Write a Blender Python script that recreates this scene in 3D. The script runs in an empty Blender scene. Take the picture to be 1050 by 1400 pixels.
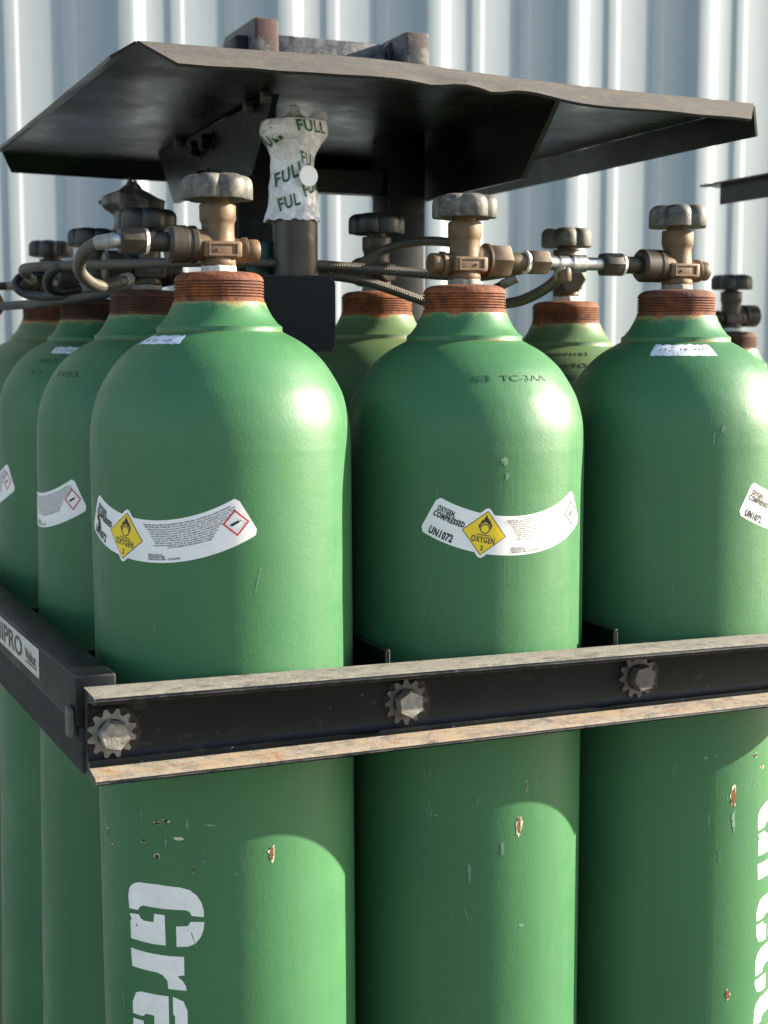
import bpy, bmesh, math, random
from mathutils import Vector, Matrix, noise
random.seed(7)
S = bpy.context.scene
COL = S.collection
H = 1.44                      # camera height above ground; heights below named z are relative to it
R = .1175                     # cylinder radius

# ------------------------------------------------------------------ camera
yaw, pit, rol = math.radians(23.512), math.radians(6.18), math.radians(-.073)
v = Vector((math.sin(yaw)*math.cos(pit), math.cos(yaw)*math.cos(pit), -math.sin(pit)))
r = Vector((math.cos(yaw), -math.sin(yaw), 0)); u = r.cross(v)
r2 = r*math.cos(rol)+u*math.sin(rol); u2 = u*math.cos(rol)-r*math.sin(rol)
cam = bpy.data.cameras.new('camera'); co = bpy.data.objects.new('camera', cam); COL.objects.link(co)
M4 = Matrix((r2, u2, -v)).transposed().to_4x4(); M4.translation = Vector((-.388, -1.2621, H))
co.matrix_world = M4
cam.sensor_width = 36; cam.lens = 1961.4/1400*36; cam.clip_start = .05; cam.clip_end = 2000
cam.dof.use_dof = True; cam.dof.focus_distance = 1.30; cam.dof.aperture_fstop = 8.5
S.camera = co

# ------------------------------------------------------------------ light
SUN_B, SUN_E = math.radians(103.3), math.radians(20.6)
sd = Vector((math.sin(SUN_B)*math.cos(SUN_E), math.cos(SUN_B)*math.cos(SUN_E), math.sin(SUN_E)))
W = bpy.data.worlds.new('World'); S.world = W; W.use_nodes = True
wn = W.node_tree.nodes; wl = W.node_tree.links
sky = wn.new('ShaderNodeTexSky'); sky.sky_type = 'NISHITA'; sky.sun_disc = False
sky.sun_elevation = SUN_E; sky.sun_rotation = SUN_B; sky.air_density = 1.0; sky.dust_density = .9; sky.ozone_density = 1.2
wl.new(sky.outputs[0], wn['Background'].inputs[0]); wn['Background'].inputs[1].default_value = .09
sl = bpy.data.lights.new('sun', 'SUN'); sl.energy = 5.0; sl.angle = math.radians(.5); sl.color = (1, .91, .74)
so = bpy.data.objects.new('sun', sl); COL.objects.link(so)
so.rotation_euler = sd.to_track_quat('Z', 'Y').to_euler(); so.location = sd*20
vs = S.view_settings; vs.view_transform = 'Standard'; vs.look = 'None'; vs.gamma = 1; vs.exposure = 1.98

# ------------------------------------------------------------------ materials
class N:
    def __init__(s, name):
        s.m = bpy.data.materials.new(name); s.m.use_nodes = True
        s.t = s.m.node_tree; s.b = s.t.nodes['Principled BSDF']
    def new(s, typ, **k):
        n = s.t.nodes.new(typ)
        for a, b in k.items(): setattr(n, a, b)
        return n
    def link(s, a, b): s.t.links.new(a, b)
    def setv(s, **k):
        for a, b in k.items():
            i = s.b.inputs[a.replace('_', ' ')]
            i.default_value = (*b, 1) if isinstance(b, tuple) and len(b) == 3 else b
        return s
    def coord(s, scale=(1, 1, 1), rand=True, out='Object'):
        tc = s.new('ShaderNodeTexCoord'); mp = s.new('ShaderNodeMapping')
        mp.inputs['Scale'].default_value = scale
        s.link(tc.outputs[out], mp.inputs[0])
        if rand:
            oi = s.new('ShaderNodeObjectInfo'); mm = s.new('ShaderNodeMath', operation='MULTIPLY'); mm.inputs[1].default_value = 37
            s.link(oi.outputs['Random'], mm.inputs[0])
            ad = s.new('ShaderNodeVectorMath', operation='ADD'); s.link(mp.outputs[0], ad.inputs[0]); s.link(mm.outputs[0], ad.inputs[1])
            return ad.outputs[0]
        return mp.outputs[0]
    def noise(s, scale, detail=3, rough=.55, vec=None, sc=(1, 1, 1), rand=True):
        n = s.new('ShaderNodeTexNoise'); n.inputs['Scale'].default_value = scale
        n.inputs['Detail'].default_value = detail; n.inputs['Roughness'].default_value = rough
        s.link(vec or s.coord(sc, rand), n.inputs['Vector']); return n.outputs['Fac']
    def ramp(s, f, a, b, lo=0., hi=1.):
        n = s.new('ShaderNodeMapRange'); n.inputs[1].default_value = a; n.inputs[2].default_value = b
        n.inputs[3].default_value = lo; n.inputs[4].default_value = hi; s.link(f, n.inputs[0]); return n.outputs[0]
    def mix(s, f, a, b):
        n = s.new('ShaderNodeMix', data_type='RGBA')
        for i, x in ((6, a), (7, b)):
            if isinstance(x, tuple): n.inputs[i].default_value = (*x, 1)
            else: s.link(x, n.inputs[i])
        if isinstance(f, float): n.inputs[0].default_value = f
        else: s.link(f, n.inputs[0])
        return n.outputs[2]
    def math(s, op, a, b):
        n = s.new('ShaderNodeMath', operation=op)
        for i, x in enumerate((a, b)):
            if isinstance(x, (int, float)): n.inputs[i].default_value = x
            else: s.link(x, n.inputs[i])
        return n.outputs[0]
    def color(s, c): s.link(c, s.b.inputs['Base Color'])
    def rough(s, c): s.link(c, s.b.inputs['Roughness'])
    def bump(s, *hs):
        last = None
        for h, st, d in hs:
            n = s.new('ShaderNodeBump'); n.inputs['Strength'].default_value = st; n.inputs['Distance'].default_value = d
            s.link(h, n.inputs['Height'])
            if last: s.link(last, n.inputs['Normal'])
            last = n.outputs[0]
        s.link(last, s.b.inputs['Normal'])

def edge_mask(k, rad=.0025, lo=.02, hi=.25, sc=70):
    bv = k.new('ShaderNodeBevel', samples=4); bv.inputs[0].default_value = rad
    ge = k.new('ShaderNodeNewGeometry'); dt = k.new('ShaderNodeVectorMath', operation='DOT_PRODUCT')
    k.link(bv.outputs[0], dt.inputs[0]); k.link(ge.outputs['Normal'], dt.inputs[1])
    e = k.ramp(k.math('SUBTRACT', 1, dt.outputs['Value']), lo, hi)
    return k.math('MULTIPLY', e, k.ramp(k.noise(sc, 5, .7), .38, .58))
DULL = .62
def simple(name, col, rough=.5, metal=0., nscale=60, var=.25, bump=.15, dist=.0006, spec=.5):
    if max(col) < .45 and not name.endswith('print'): col = tuple(c*DULL for c in col)
    k = N(name).setv(Metallic=metal); k.b.inputs['Specular IOR Level'].default_value = spec
    n = k.noise(nscale, 4)
    a = tuple(c*(1-var) for c in col); b = tuple(min(1, c*(1+var)) for c in col)
    k.color(k.mix(k.ramp(n, .3, .7), a, b)); k.rough(k.ramp(n, .3, .7, rough*.85, min(1, rough*1.15)))
    if bump: k.bump((k.noise(nscale*3, 3), bump, dist))
    return k.m

RUST = [(.06, .014, .005), (.22, .055, .012), (.34, .105, .024)]
def rustcol(k, sc=90):
    n = k.noise(sc, 5, .65); n2 = k.noise(sc*.25, 3)
    return k.mix(k.ramp(n2, .4, .65), k.mix(k.ramp(n, .3, .6), RUST[0], RUST[1]), k.mix(k.ramp(n, .35, .7), RUST[1], RUST[2]))

def paint(name='green_cylinder_paint', fade=0.):
    k = N(name)
    big = k.noise(5, 3); streak = k.noise(9, 4, .6, sc=(9, 9, .7)); fine = k.noise(160, 3)
    g = k.mix(k.ramp(big, .3, .7), (.036, .120, .049), (.044, .140, .056))
    g = k.mix(k.ramp(streak, .5, .8, 0, .35), g, (.042, .132, .058))
    dust = k.noise(38, 6, .7)
    g = k.mix(k.ramp(dust, .66, .80, 0, .35), g, (.09, .15, .09))
    spk = k.noise(420, 2, .5)
    g = k.mix(k.ramp(spk, .74, .80, 0, .5), g, (.014, .043, .02))
    if fade: g = k.mix(k.ramp(k.noise(14, 6, .7), .3, .6, fade*.6, fade), g, (.115, .135, .062))
    # rust creeping down from the neck and a fine rust line under the collar
    tc = k.new('ShaderNodeTexCoord'); sp = k.new('ShaderNodeSeparateXYZ'); k.link(tc.outputs['Object'], sp.inputs[0])
    wob = k.math('MULTIPLY', k.math('SUBTRACT', k.noise(30, 6, .75), .5), .030)
    zz = k.math('ADD', sp.outputs['Z'], wob)
    g = k.mix(k.ramp(zz, 1.3655, 1.3700), g, (.21, .22, .09))
    g = k.mix(k.ramp(zz, 1.3680, 1.3720), g, rustcol(k))
    ln = k.ramp(k.math('ABSOLUTE', k.math('SUBTRACT', sp.outputs['Z'], 1.3437), 0), .0003, .0012, 1, 0)
    g = k.mix(k.math('MULTIPLY', ln, k.ramp(k.noise(25, 3), .42, .62)), g, (.18, .09, .025))
    k.color(g)
    k.b.inputs['Specular IOR Level'].default_value = .32
    k.rough(k.math('ADD', k.ramp(k.noise(30, 5, .7), .3, .7, .37, .50), k.ramp(streak, .3, .7, -.04, .08)))
    peel = k.noise(380, 3, .5); run = k.noise(60, 3, .5, sc=(1, 1, .12)); pit = k.noise(75, 2, .4)
    grv = k.noise(110, 2, .5, sc=(1, 1, .015)); k.bump((peel, .20, .0008), (run, .08, .0012), (pit, .07, .0022), (k.ramp(grv, .64, .70), .05, .0006))
    return k.m
M = {}
M['paint'] = paint(); M['fadedpaint'] = paint('faded_green_cylinder_paint', .62)
def rustneck():
    k = N('rusty_neck_steel').setv(Roughness=.85)
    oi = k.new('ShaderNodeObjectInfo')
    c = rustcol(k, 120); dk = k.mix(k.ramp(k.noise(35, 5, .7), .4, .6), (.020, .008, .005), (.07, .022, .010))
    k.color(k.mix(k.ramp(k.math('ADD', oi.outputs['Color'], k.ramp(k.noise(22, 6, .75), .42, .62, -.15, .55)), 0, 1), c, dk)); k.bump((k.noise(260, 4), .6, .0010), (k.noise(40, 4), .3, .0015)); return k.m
M['rust'] = rustneck()
M['brass'] = simple('weathered_brass', (.185, .112, .056), .6, .2, 70, .3, .35, .0005)
M['brown'] = simple('dull_brown_brass', (.135, .092, .055), .5, .35, 60, .35, .3, .0005)
M['darknut'] = simple('dark_bronze_nut', (.060, .046, .033), .45, .3, 60, .3, .25)  # dark outlet nuts; on rear valve bodies the dark tone is painted shade
M['steel'] = simple('bright_steel', (.46, .45, .42), .36, .9, 120, .25, .2, .0003)
M['zinc'] = simple('dull_zinc', (.40, .385, .36), .55, .35, 140, .3, .4, .0006)
M['tape'] = simple('white_thread_tape', (.55, .53, .49), .7, 0, 150, .12, .5, .0006)
M['dust_tape'] = simple('grimy_thread_tape', (.36, .33, .27), .8, 0, 150, .25, .6, .0008)
def wheel():
    k = N('handwheel_iron').setv()
    n = k.noise(70, 5, .65); n2 = k.noise(200, 3)
    c = k.mix(k.ramp(n, .42, .62), (.045, .040, .034), (.125, .112, .092))
    c = k.mix(k.ramp(n2, .62, .72), c, (.21, .20, .175)); k.color(c); k.rough(k.ramp(n, .3, .7, .45, .75))
    k.bump((n2, .35, .0008), (n, .3, .001)); return k.m
M['wheel'] = wheel()
def shadewheel():  # handwheel blackened for the rear valves: canopy shade put into the colour
    k = N('black_handwheel'); n = k.noise(70, 5, .65)
    k.color(k.mix(k.ramp(n, .5, .75), (.008, .009, .009), (.04, .039, .036))); k.rough(k.ramp(n, .3, .7, .35, .6))
    k.bump((n, .3, .001)); return k.m
M['blackwheel'] = shadewheel()
def braid():
    k = N('braided_hose')
    uv = k.new('ShaderNodeUVMap'); sp = k.new('ShaderNodeSeparateXYZ'); k.link(uv.outputs[0], sp.inputs[0])
    a = k.math('SINE', k.math('ADD', k.math('MULTIPLY', sp.outputs[0], 2400), k.math('MULTIPLY', sp.outputs[1], 6.2832*6)), 0)
    b = k.math('SINE', k.math('SUBTRACT', k.math('MULTIPLY', sp.outputs[0], 2400), k.math('MULTIPLY', sp.outputs[1], 6.2832*6)), 0)
    w = k.math('MAXIMUM', a, b); n = k.noise(40, 4, .6)
    c = k.mix(k.ramp(w, -.2, .9), (.022, .019, .016), (.135, .122, .10))
    c = k.mix(k.ramp(n, .45, .75, 0, .6), c, (.065, .048, .03)); k.color(c)
    k.b.inputs['Metallic'].default_value = .45; k.b.inputs['Roughness'].default_value = .48
    k.bump((w, .5, .0009)); return k.m
M['braid'] = braid()
M['rubber'] = simple('black_rubber_sleeve', (.018, .018, .018), .5, 0, 80, .3, .2)
def black():
    k = N('black_rack_paint')
    n = k.noise(14, 5, .65); sp = k.noise(170, 4, .65); sc = k.noise(60, 4, .6, sc=(.3, .3, 1))
    c = k.mix(k.ramp(n, .35, .7), (.002, .0030, .0038), (.005, .0065, .008))
    c = k.mix(k.ramp(sp, .66, .74, 0, .55), c, (.10, .10, .10))
    c = k.mix(k.ramp(sc, .64, .72, 0, .5), c, (.035, .032, .028)); k.color(k.mix(edge_mask(k), c, (.13, .122, .108)))
    k.b.inputs['Specular IOR Level'].default_value = .2
    k.rough(k.ramp(n, .3, .7, .30, .5)); k.bump((k.noise(120, 3), .18, .001)); return k.m
M['black'] = black()
def dusty(name, cols, amt=(.36, .56), stretch=(.75, 1, 1)):
    k = N(name).setv(Roughness=.85); cols = [tuple(x*.5 for x in c) for c in cols]
    n = k.noise(70, 7, .8, sc=stretch); n2 = k.noise(26, 7, .8, sc=stretch); n3 = k.noise(48, 7, .8)
    c = k.mix(k.ramp(n, *amt), cols[0], cols[1])
    c = k.mix(k.ramp(n2, .48, .62), c, cols[2]); c = k.mix(k.ramp(n3, .57, .64), c, cols[3])
    dk = k.noise(33, 7, .8, sc=stretch); c = k.mix(k.ramp(dk, .60, .66, 0, .8), c, tuple(x*.22 for x in cols[0])); k.color(c)
    k.bump((n, .6, .0014), (k.noise(400, 2), .4, .0008)); return k.m
M['dirtyblack'] = dusty('grimy_black_rail', [(.018, .019, .018), (.040, .038, .032), (.055, .050, .040), (.030, .026, .020)])
M['topdust'] = dusty('dusty_flange_top', [(.10, .10, .095), (.36, .325, .265), (.33, .30, .24), (.20, .17, .13)])
M['rustdust'] = dusty('rusty_dusty_flange', [(.15, .14, .13), (.46, .38, .29), (.50, .36, .22), (.40, .17, .06)])
M['lip'] = dusty('dusty_canopy_lip', [(.09, .085, .082), (.17, .14, .11), (.085, .083, .085), (.20, .135, .075)], (.35, .65), (.35, 1, 1))
def canopy():
    k = N('dark_canopy_steel'); k.b.inputs['Specular IOR Level'].default_value = .36
    n = k.noise(9, 5, .6); sp = k.noise(75, 6, .75, sc=(.5, 1.6, 1)); big = k.noise(3.5, 2)
    c = k.mix(k.ramp(n, .3, .7), (.003, .004, .0037), (.007, .0085, .0078))
    c = k.mix(k.ramp(k.math('MULTIPLY', sp, k.ramp(big, .35, .6, .75, 1.1)), .56, .64, 0, .9), c, (.006, .006, .006)); k.color(c)
    k.rough(k.ramp(k.noise(5, 6, .65), .35, .65, .20, .48)); k.bump((k.noise(60, 3), .12, .001), (k.noise(6, 2), .2, .008)); return k.m
M['canopy'] = canopy()
def tube():
    k = N('chipped_black_tube'); n = k.noise(55, 6, .7); n2 = k.noise(16, 3)
    c = k.mix(k.ramp(n, .45, .6), (.014, .0165, .022), (.075, .075, .075))
    k.color(k.mix(k.ramp(k.noise(300, 3), .6, .7), c, (.17, .17, .165))); k.rough(k.ramp(n, .3, .7, .35, .6)); k.bump((n, .4, .0015)); return k.m
M['tube'] = tube()
def chipped_end():
    k = N('rusty_tube_end').setv(Roughness=.75); n = k.noise(60, 6, .7); n2 = k.noise(24, 4, .65)
    c = k.mix(k.ramp(n, .50, .58), (.012, .014, .017), (.09, .088, .08))
    k.color(k.mix(k.ramp(n2, .50, .55), c, (.040, .012, .009))); k.bump((n, .5, .0015)); return k.m
M['tubeend'] = chipped_end()
M['pipe'] = simple('brown_steel_pipe', (.075, .062, .052), .42, .5, 25, .35, .12)
M['greenpipe'] = simple('dark_green_cap', (.012, .06, .042), .5, 0, 40, .2, .1)
def plastic():
    k = N('cloudy_plastic_wrap').setv(Roughness=.16); n = k.noise(45, 4, .6)
    fold = k.math('ABSOLUTE', k.math('SUBTRACT', k.noise(38, 3, .5, sc=(1, 1, .55)), .5), 0); fine = k.math('ABSOLUTE', k.math('SUBTRACT', k.noise(95, 2, .5), .5), 0)
    k.color(k.mix(k.ramp(n, .35, .65), (.52, .50, .50), (.74, .73, .75)))
    k.b.inputs['Subsurface Weight'].default_value = .25; k.b.inputs['Subsurface Radius'].default_value = (.01, .01, .01)
    k.b.inputs['Subsurface Scale'].default_value = .4
    k.bump((fold, .9, .012), (fine, .7, .005)); return k.m
M['plastic'] = plastic()
M['greyplastic'] = simple('dirty_plastic_wrap', (.20, .18, .17), .4, 0, 60, .5, .5, .002)
M['disc'] = simple('white_plastic_disc', (.80, .80, .82), .4, 0, 40, .04, 0)
M['inkgreen'] = simple('dark_green_print', (.006, .085, .028), .5, 0, 60, .1, 0)
def label():
    k = N('white_label_vinyl').setv(Roughness=.32); n = k.noise(20, 4); sm_ = k.noise(70, 6, .75)
    k.color(k.mix(k.ramp(sm_, .60, .72, 0, .5), k.mix(k.ramp(n, .3, .7), (.70, .685, .655), (.77, .755, .725)), (.50, .48, .43))); k.bump((k.noise(14, 3), .25, .003)); return k.m
M['label'] = label()
M['yellow'] = simple('yellow_print', (.76, .53, .018), .35, 0, 60, .06, 0)
M['ink'] = simple('black_print', (.012, .012, .012), .45, 0, 60, .1, 0)
M['fineink'] = simple('grey_fine_print', (.018, .018, .02), .5, 0, 60, .1, 0)
M['red'] = simple('red_print', (.58, .025, .035), .4, 0, 60, .08, 0)
def stencil():
    k = N('white_stencil_paint').setv(Roughness=.55); n = k.noise(30, 5, .7); s2 = k.noise(150, 4, .7)
    c = k.mix(k.ramp(n, .3, .7), (.66, .64, .59), (.80, .78, .73))
    k.color(k.mix(k.ramp(s2, .68, .76, 0, .6), c, (.25, .40, .25))); k.bump((k.noise(230, 2), .12, .001)); return k.m
M['stencil'] = stencil()
M['patch'] = simple('white_brushed_paint', (.58, .61, .64), .55, 0, 120, .18, .4, .001)
M['stamp'] = simple('stamped_green', (.026, .092, .037), .5, 0, 90, .2, .1)
M['stampgrey'] = simple('stamped_grey', (.20, .22, .22), .6, 0, 90, .2, .1)
M['stampbrown'] = simple('stamped_rusty', (.055, .040, .020), .6, 0, 90, .3, .1)
M['chiprust'] = simple('rusty_paint_chip', (.24, .075, .022), .85, 0, 260, .6, .5)
M['chipdark'] = simple('dark_rusty_chip', (.06, .022, .012), .85, 0, 260, .5, .5)
M['chippale'] = simple('pale_paint_chip', (.46, .47, .33), .7, 0, 260, .3, .3)
M['stain'] = simple('rust_stained_green', (.044, .120, .045), .55, 0, 200, .12, .1)
M['scuff'] = simple('pale_scuff', (.17, .32, .20), .6, 0, 260, .35, .3)
M['webrust'] = simple('rust_bloom_on_black', (.016, .009, .006), .7, 0, 160, .6, .3)
M['washer'] = simple('galvanised_washer', (.30, .285, .255), .55, .45, 130, .35, .45, .0008)
M['bolt'] = simple('weathered_bolt', (.36, .335, .29), .55, .4, 150, .35, .6, .001)
M['darkwasher'] = simple('dull_washer', (.15, .14, .125), .6, .4, 130, .35, .45, .0008)
M['plate'] = simple('aluminium_nameplate', (.50, .48, .43), .45, .3, 70, .15, .15)
def wallm():
    k = N('pale_painted_metal').setv(Roughness=.6)
    n = k.noise(2.2, 5, .6, sc=(3, 1, .5), rand=False); f = k.noise(40, 4, rand=False)
    c = k.mix(k.ramp(n, .3, .7), (.27, .305, .325), (.315, .35, .365)); k.color(k.mix(k.ramp(f, .5, .8, 0, .2), c, (.26, .29, .305))); return k.m
M['wall'] = wallm()
def groundm():
    k = N('worn_concrete').setv(Roughness=.9)
    n = k.noise(3, 8, .65, rand=False); f = k.noise(60, 5, .7, rand=False); c = k.mix(k.ramp(n, .3, .7), (.135, .122, .10), (.19, .172, .142))
    k.color(k.mix(k.ramp(f, .5, .75, 0, .5), c, (.10, .092, .08))); k.bump((f, .3, .004)); return k.m
M['ground'] = groundm()

# ------------------------------------------------------------------ mesh helpers
def link(name, me, mats, parent=None, loc=None, smooth=None):
    if not isinstance(mats, (list, tuple)): mats = [mats]
    if not me.materials:
        for m in mats: me.materials.append(m)
    o = bpy.data.objects.new(name, me); COL.objects.link(o)
    if parent:
        o.parent = parent
        if loc is None: loc = (0, 0, 0)
    if loc is not None: o.location = loc
    return o
def mesh(vs, fs, smooth=False, mi=None):
    me = bpy.data.meshes.new('geo'); me.from_pydata(vs, [], fs); me.update()
    bm = bmesh.new(); bm.from_mesh(me); bmesh.ops.recalc_face_normals(bm, faces=bm.faces); bm.to_mesh(me); bm.free()
    if smooth:
        me.polygons.foreach_set('use_smooth', [True]*len(me.polygons))
    if mi: me.polygons.foreach_set('material_index', mi)
    return me
def sharp(me, deg=35):
    me.polygons.foreach_set('use_smooth', [True]*len(me.polygons)); me.set_sharp_from_angle(angle=math.radians(deg)); return me
class MB:
    def __init__(s): s.v = []; s.f = []; s.m = []
    def add(s, vs, fs, m=0):
        o = len(s.v); s.v += [tuple(x) for x in vs]; s.f += [tuple(i+o for i in f) for f in fs]; s.m += [m]*len(fs); return s
    def box(s, x0, x1, y0, y1, z0, z1, m=0):
        vs = [(x, y, z) for x in (x0, x1) for y in (y0, y1) for z in (z0, z1)]
        return s.add(vs, [(0, 1, 3, 2), (4, 6, 7, 5), (0, 4, 5, 1), (2, 3, 7, 6), (0, 2, 6, 4), (1, 5, 7, 3)], m)
    def lathe(s, prof, seg=48, axis='Z', m=0, c=(0, 0, 0), rmod=None, cap=True):
        vs = []; n = len(prof)
        for (rr, z) in prof:
            for i in range(seg):
                a = 2*math.pi*i/seg; q = rr*(rmod(a, rr, z) if rmod else 1)
                p = (q*math.cos(a), q*math.sin(a), z)
                if axis == 'X': p = (z, p[0], p[1])
                if axis == 'Y': p = (p[1], z, p[0])
                vs.append((p[0]+c[0], p[1]+c[1], p[2]+c[2]))
        fs = [(j*seg+i, j*seg+(i+1) % seg, (j+1)*seg+(i+1) % seg, (j+1)*seg+i) for j in range(n-1) for i in range(seg)]
        if cap: fs += [tuple(range(seg))[::-1], tuple((n-1)*seg+i for i in range(seg))]
        return s.add(vs, fs, m)
    def tube(s, pts, rad, seg=14, cap=True, m=0):
        rings = frames(pts, rad, seg); n = len(rings); vs = [p for rg in rings for p in rg]
        fs = [(j*seg+i, j*seg+(i+1) % seg, (j+1)*seg+(i+1) % seg, (j+1)*seg+i) for j in range(n-1) for i in range(seg)]
        if cap: fs += [tuple(range(seg))[::-1], tuple((n-1)*seg+i for i in range(seg))]
        return s.add(vs, fs, m)
    def prism(s, poly, x0, x1, m=0):           # polygon in (Y,Z) extruded along X
        n = len(poly); vs = [(x0, *p) for p in poly]+[(x1, *p) for p in poly]
        return s.add(vs, [tuple(range(n)), tuple(range(2*n-1, n-1, -1))]+[(i, i+n, (i+1) % n+n, (i+1) % n) for i in range(n)], m)
    def me(s, smooth=None, bevel=0, seg=2):
        me = mesh(s.v, s.f, False, s.m)
        if bevel:
            bm = bmesh.new(); bm.from_mesh(me)
            bmesh.ops.remove_doubles(bm, verts=bm.verts, dist=1e-6)
            es = [e for e in bm.edges if len(e.link_faces) == 2 and e.calc_face_angle(0) > math.radians(30)]
            bmesh.ops.bevel(bm, geom=es, offset=bevel, segments=seg, profile=.5, affect='EDGES', clamp_overlap=True)
            bm.to_mesh(me); bm.free()
        if smooth: sharp(me, smooth)
        return me
def frames(pts, rad, seg):
    P = [Vector(p) for p in pts]; out = []; up = None
    for i, p in enumerate(P):
        t = (P[min(i+1, len(P)-1)]-P[max(i-1, 0)]).normalized()
        if up is None: up = t.orthogonal().normalized()
        up = (up-t*up.dot(t)).normalized(); w = t.cross(up)
        q = rad(i/(len(P)-1)) if callable(rad) else rad
        out.append([tuple(p+(up*math.cos(2*math.pi*k/seg)+w*math.sin(2*math.pi*k/seg))*q) for k in range(seg)])
    return out
def spline(pts, n=10):
    P = [Vector(p) for p in pts]; P = [P[0]*2-P[1]]+P+[P[-1]*2-P[-2]]; o = []
    for i in range(1, len(P)-2):
        a, b, c, d = P[i-1:i+3]
        for k in range(n):
            t = k/n; o.append(.5*((2*b)+(c-a)*t+(2*a-5*b+4*c-d)*t*t+(3*b-a-3*c+d)*t**3))
    return o+[P[-2]]
def empty(name, loc, label=None, cat=None, group=None):
    o = bpy.data.objects.new(name, None); COL.objects.link(o); o.location = loc; o.empty_display_size = .05
    tag(o, label, cat, group); return o
def tag(o, label=None, cat=None, group=None, kind=None):
    for k, x in (('label', label), ('category', cat), ('group', group), ('kind', kind)):
        if x: o[k] = x
    return o
def polyfill(polys, sub=0.0, fn=None):
    """polygons in a plane -> triangulated, split finely, then mapped by fn(x,y)."""
    bm = bmesh.new()
    for pl in polys:
        f = bm.faces.new([bm.verts.new((x, y, 0)) for x, y in pl])
    bmesh.ops.triangulate(bm, faces=bm.faces)
    if sub:
        for _ in range(6):
            es = [e for e in bm.edges if e.calc_length() > sub]
            if not es: break
            bmesh.ops.subdivide_edges(bm, edges=es, cuts=1); bmesh.ops.triangulate(bm, faces=bm.faces)
    vs = [fn(x.co.x, x.co.y) if fn else tuple(x.co) for x in bm.verts]; bm.verts.index_update()
    fs = [tuple(q.index for q in f.verts) for f in bm.faces]; bm.free(); return vs, fs
_tc = {}
def text(s, cap=1., width=None, bold=0., xs=1., thick=0.):
    """glyph outlines as (verts, faces): left aligned, baseline 0, capital height cap."""
    cu = bpy.data.curves.new('t', 'FONT'); cu.body = s; cu.size = 1; cu.offset = bold; cu.extrude = thick; cu.resolution_u = 3; cu.space_character = 1.14 if bold > .02 else 1.0
    o = bpy.data.objects.new('t', cu); COL.objects.link(o)
    me = bpy.data.meshes.new_from_object(o.evaluated_get(bpy.context.evaluated_depsgraph_get()))
    vs = [tuple(x.co) for x in me.vertices]; fs = [tuple(p.vertices) for p in me.polygons]
    bpy.data.objects.remove(o); bpy.data.curves.remove(cu); bpy.data.meshes.remove(me)
    k = cap/.70; x0 = min(x[0] for x in vs); x1 = max(x[0] for x in vs)
    kx = width/(x1-x0) if width else k*xs
    return [((x-x0)*kx, y*k, z) for x, y, z in vs], fs

# ------------------------------------------------------------------ setting: ground and wall
g = MB().add([(-250, -250, 0), (250, -250, 0), (250, 250, 0), (-250, 250, 0)], [(0, 1, 2, 3)]).me()
tag(link('ground', g, M['ground']), 'grey concrete yard under the cylinder rack', kind='structure')
WALL_Y = 1.39
wall = empty('metal_wall', (1, WALL_Y, 0), 'pale ribbed metal building wall behind the cylinder rack', 'wall')
wall.rotation_euler.z = math.radians(-5.0)
def panel_profile(x0):
    out = []
    for k in range(3):
        b = x0+.3048*k
        def minor(c): return [(b+c-.016, 0), (b+c-.011, .0020), (b+c+.011, .0020), (b+c+.016, 0)]
        out += [(b, 0), (b+.020, .0170), (b+.054, .0170), (b+.074, 0)]+minor(.132)+minor(.236)
    return out+[(x0+.9144+(.0), 0), (x0+.9144+.020, .0176), (x0+.9144+.045, .0176)]
for i in range(-5, 5):
    x0 = .229+.9144*i; pf = panel_profile(x0)
    vs = []; fs = []
    for z in (0, 4.6):
        vs += [(x-1, -y-(.0008 if i % 2 else 0), z) for x, y in pf]
    n = len(pf); fs = [(k, k+1, k+1+n, k+n) for k in range(n-1)]
    me = mesh(vs, fs); bm = bmesh.new(); bm.from_mesh(me)
    bmesh.ops.bevel(bm, geom=[e for e in bm.edges if abs(e.verts[0].co.z-e.verts[1].co.z) > 1 and len(e.link_faces) == 2], offset=.0025, segments=2, profile=.5, affect='EDGES')
    bm.to_mesh(me); bm.free(); sharp(me, 50)
    link('wall_panel', me, M['wall'], wall)
link('wall_cap', MB().box(-5.4, 3.9, -.045, .1, 4.602, 4.70).me(), M['wall'], wall)
link('wall_backing', MB().box(-5.4, 3.9, .01, .09, 0, 4.6).me(), M['wall'], wall)

# ------------------------------------------------------------------ oxygen cylinders
BASE = -1.32                                     # height of the cylinder foot relative to the camera
L = lambda z: z-BASE
DOME = [(-.115, .1175), (-.085, .1175), (-.0746, .1173), (-.0545, .1157), (-.0345, .1107), (-.0213, .1047), (-.0047, .0942), (.0060, .0840), (.0140, .0738), (.0205, .0625), (.0237, .0565)]
def dome_r(z):
    if z <= DOME[0][0]: return R
    for (a, ra), (b, rb) in zip(DOME, DOME[1:]):
        if z <= b: return ra+(rb-ra)*(z-a)/(b-a)
    return DOME[-1][1]
sm = spline([(rr, z, 0) for z, rr in DOME], 5)
_DS = sorted((p.y, p.x) for p in sm)
def dome_r(z):
    if z <= _DS[0][0]: return R
    for (a, ra), (b, rb) in zip(_DS, _DS[1:]):
        if z <= b: return ra+(rb-ra)*(z-a)/max(1e-9, b-a)
    return _DS[-1][1]
prof = [(.06, L(-1.318)), (.100, L(-1.319)), (.113, L(-1.313)), (R, L(-1.295)), (R, L(-1.0)), (R, L(-.7)), (R, L(-.4)), (R, L(-.2))]
prof += [(min(p.x, R), L(p.y)) for p in sm]
prof += [(.0563, L(.0240)), (.0563, L(.0282)), (.0555, L(.0290)), (.0525, L(.0310)), (.0475, L(.0375)), (.0445, L(.043)), (.0425, L(.047)), (.0412, L(.0505)), (.034, L(.0508))]
SHELL = sharp(MB().lathe(prof, 128).me(), 40)
nk = [(.0405, L(.0502))]
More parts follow.
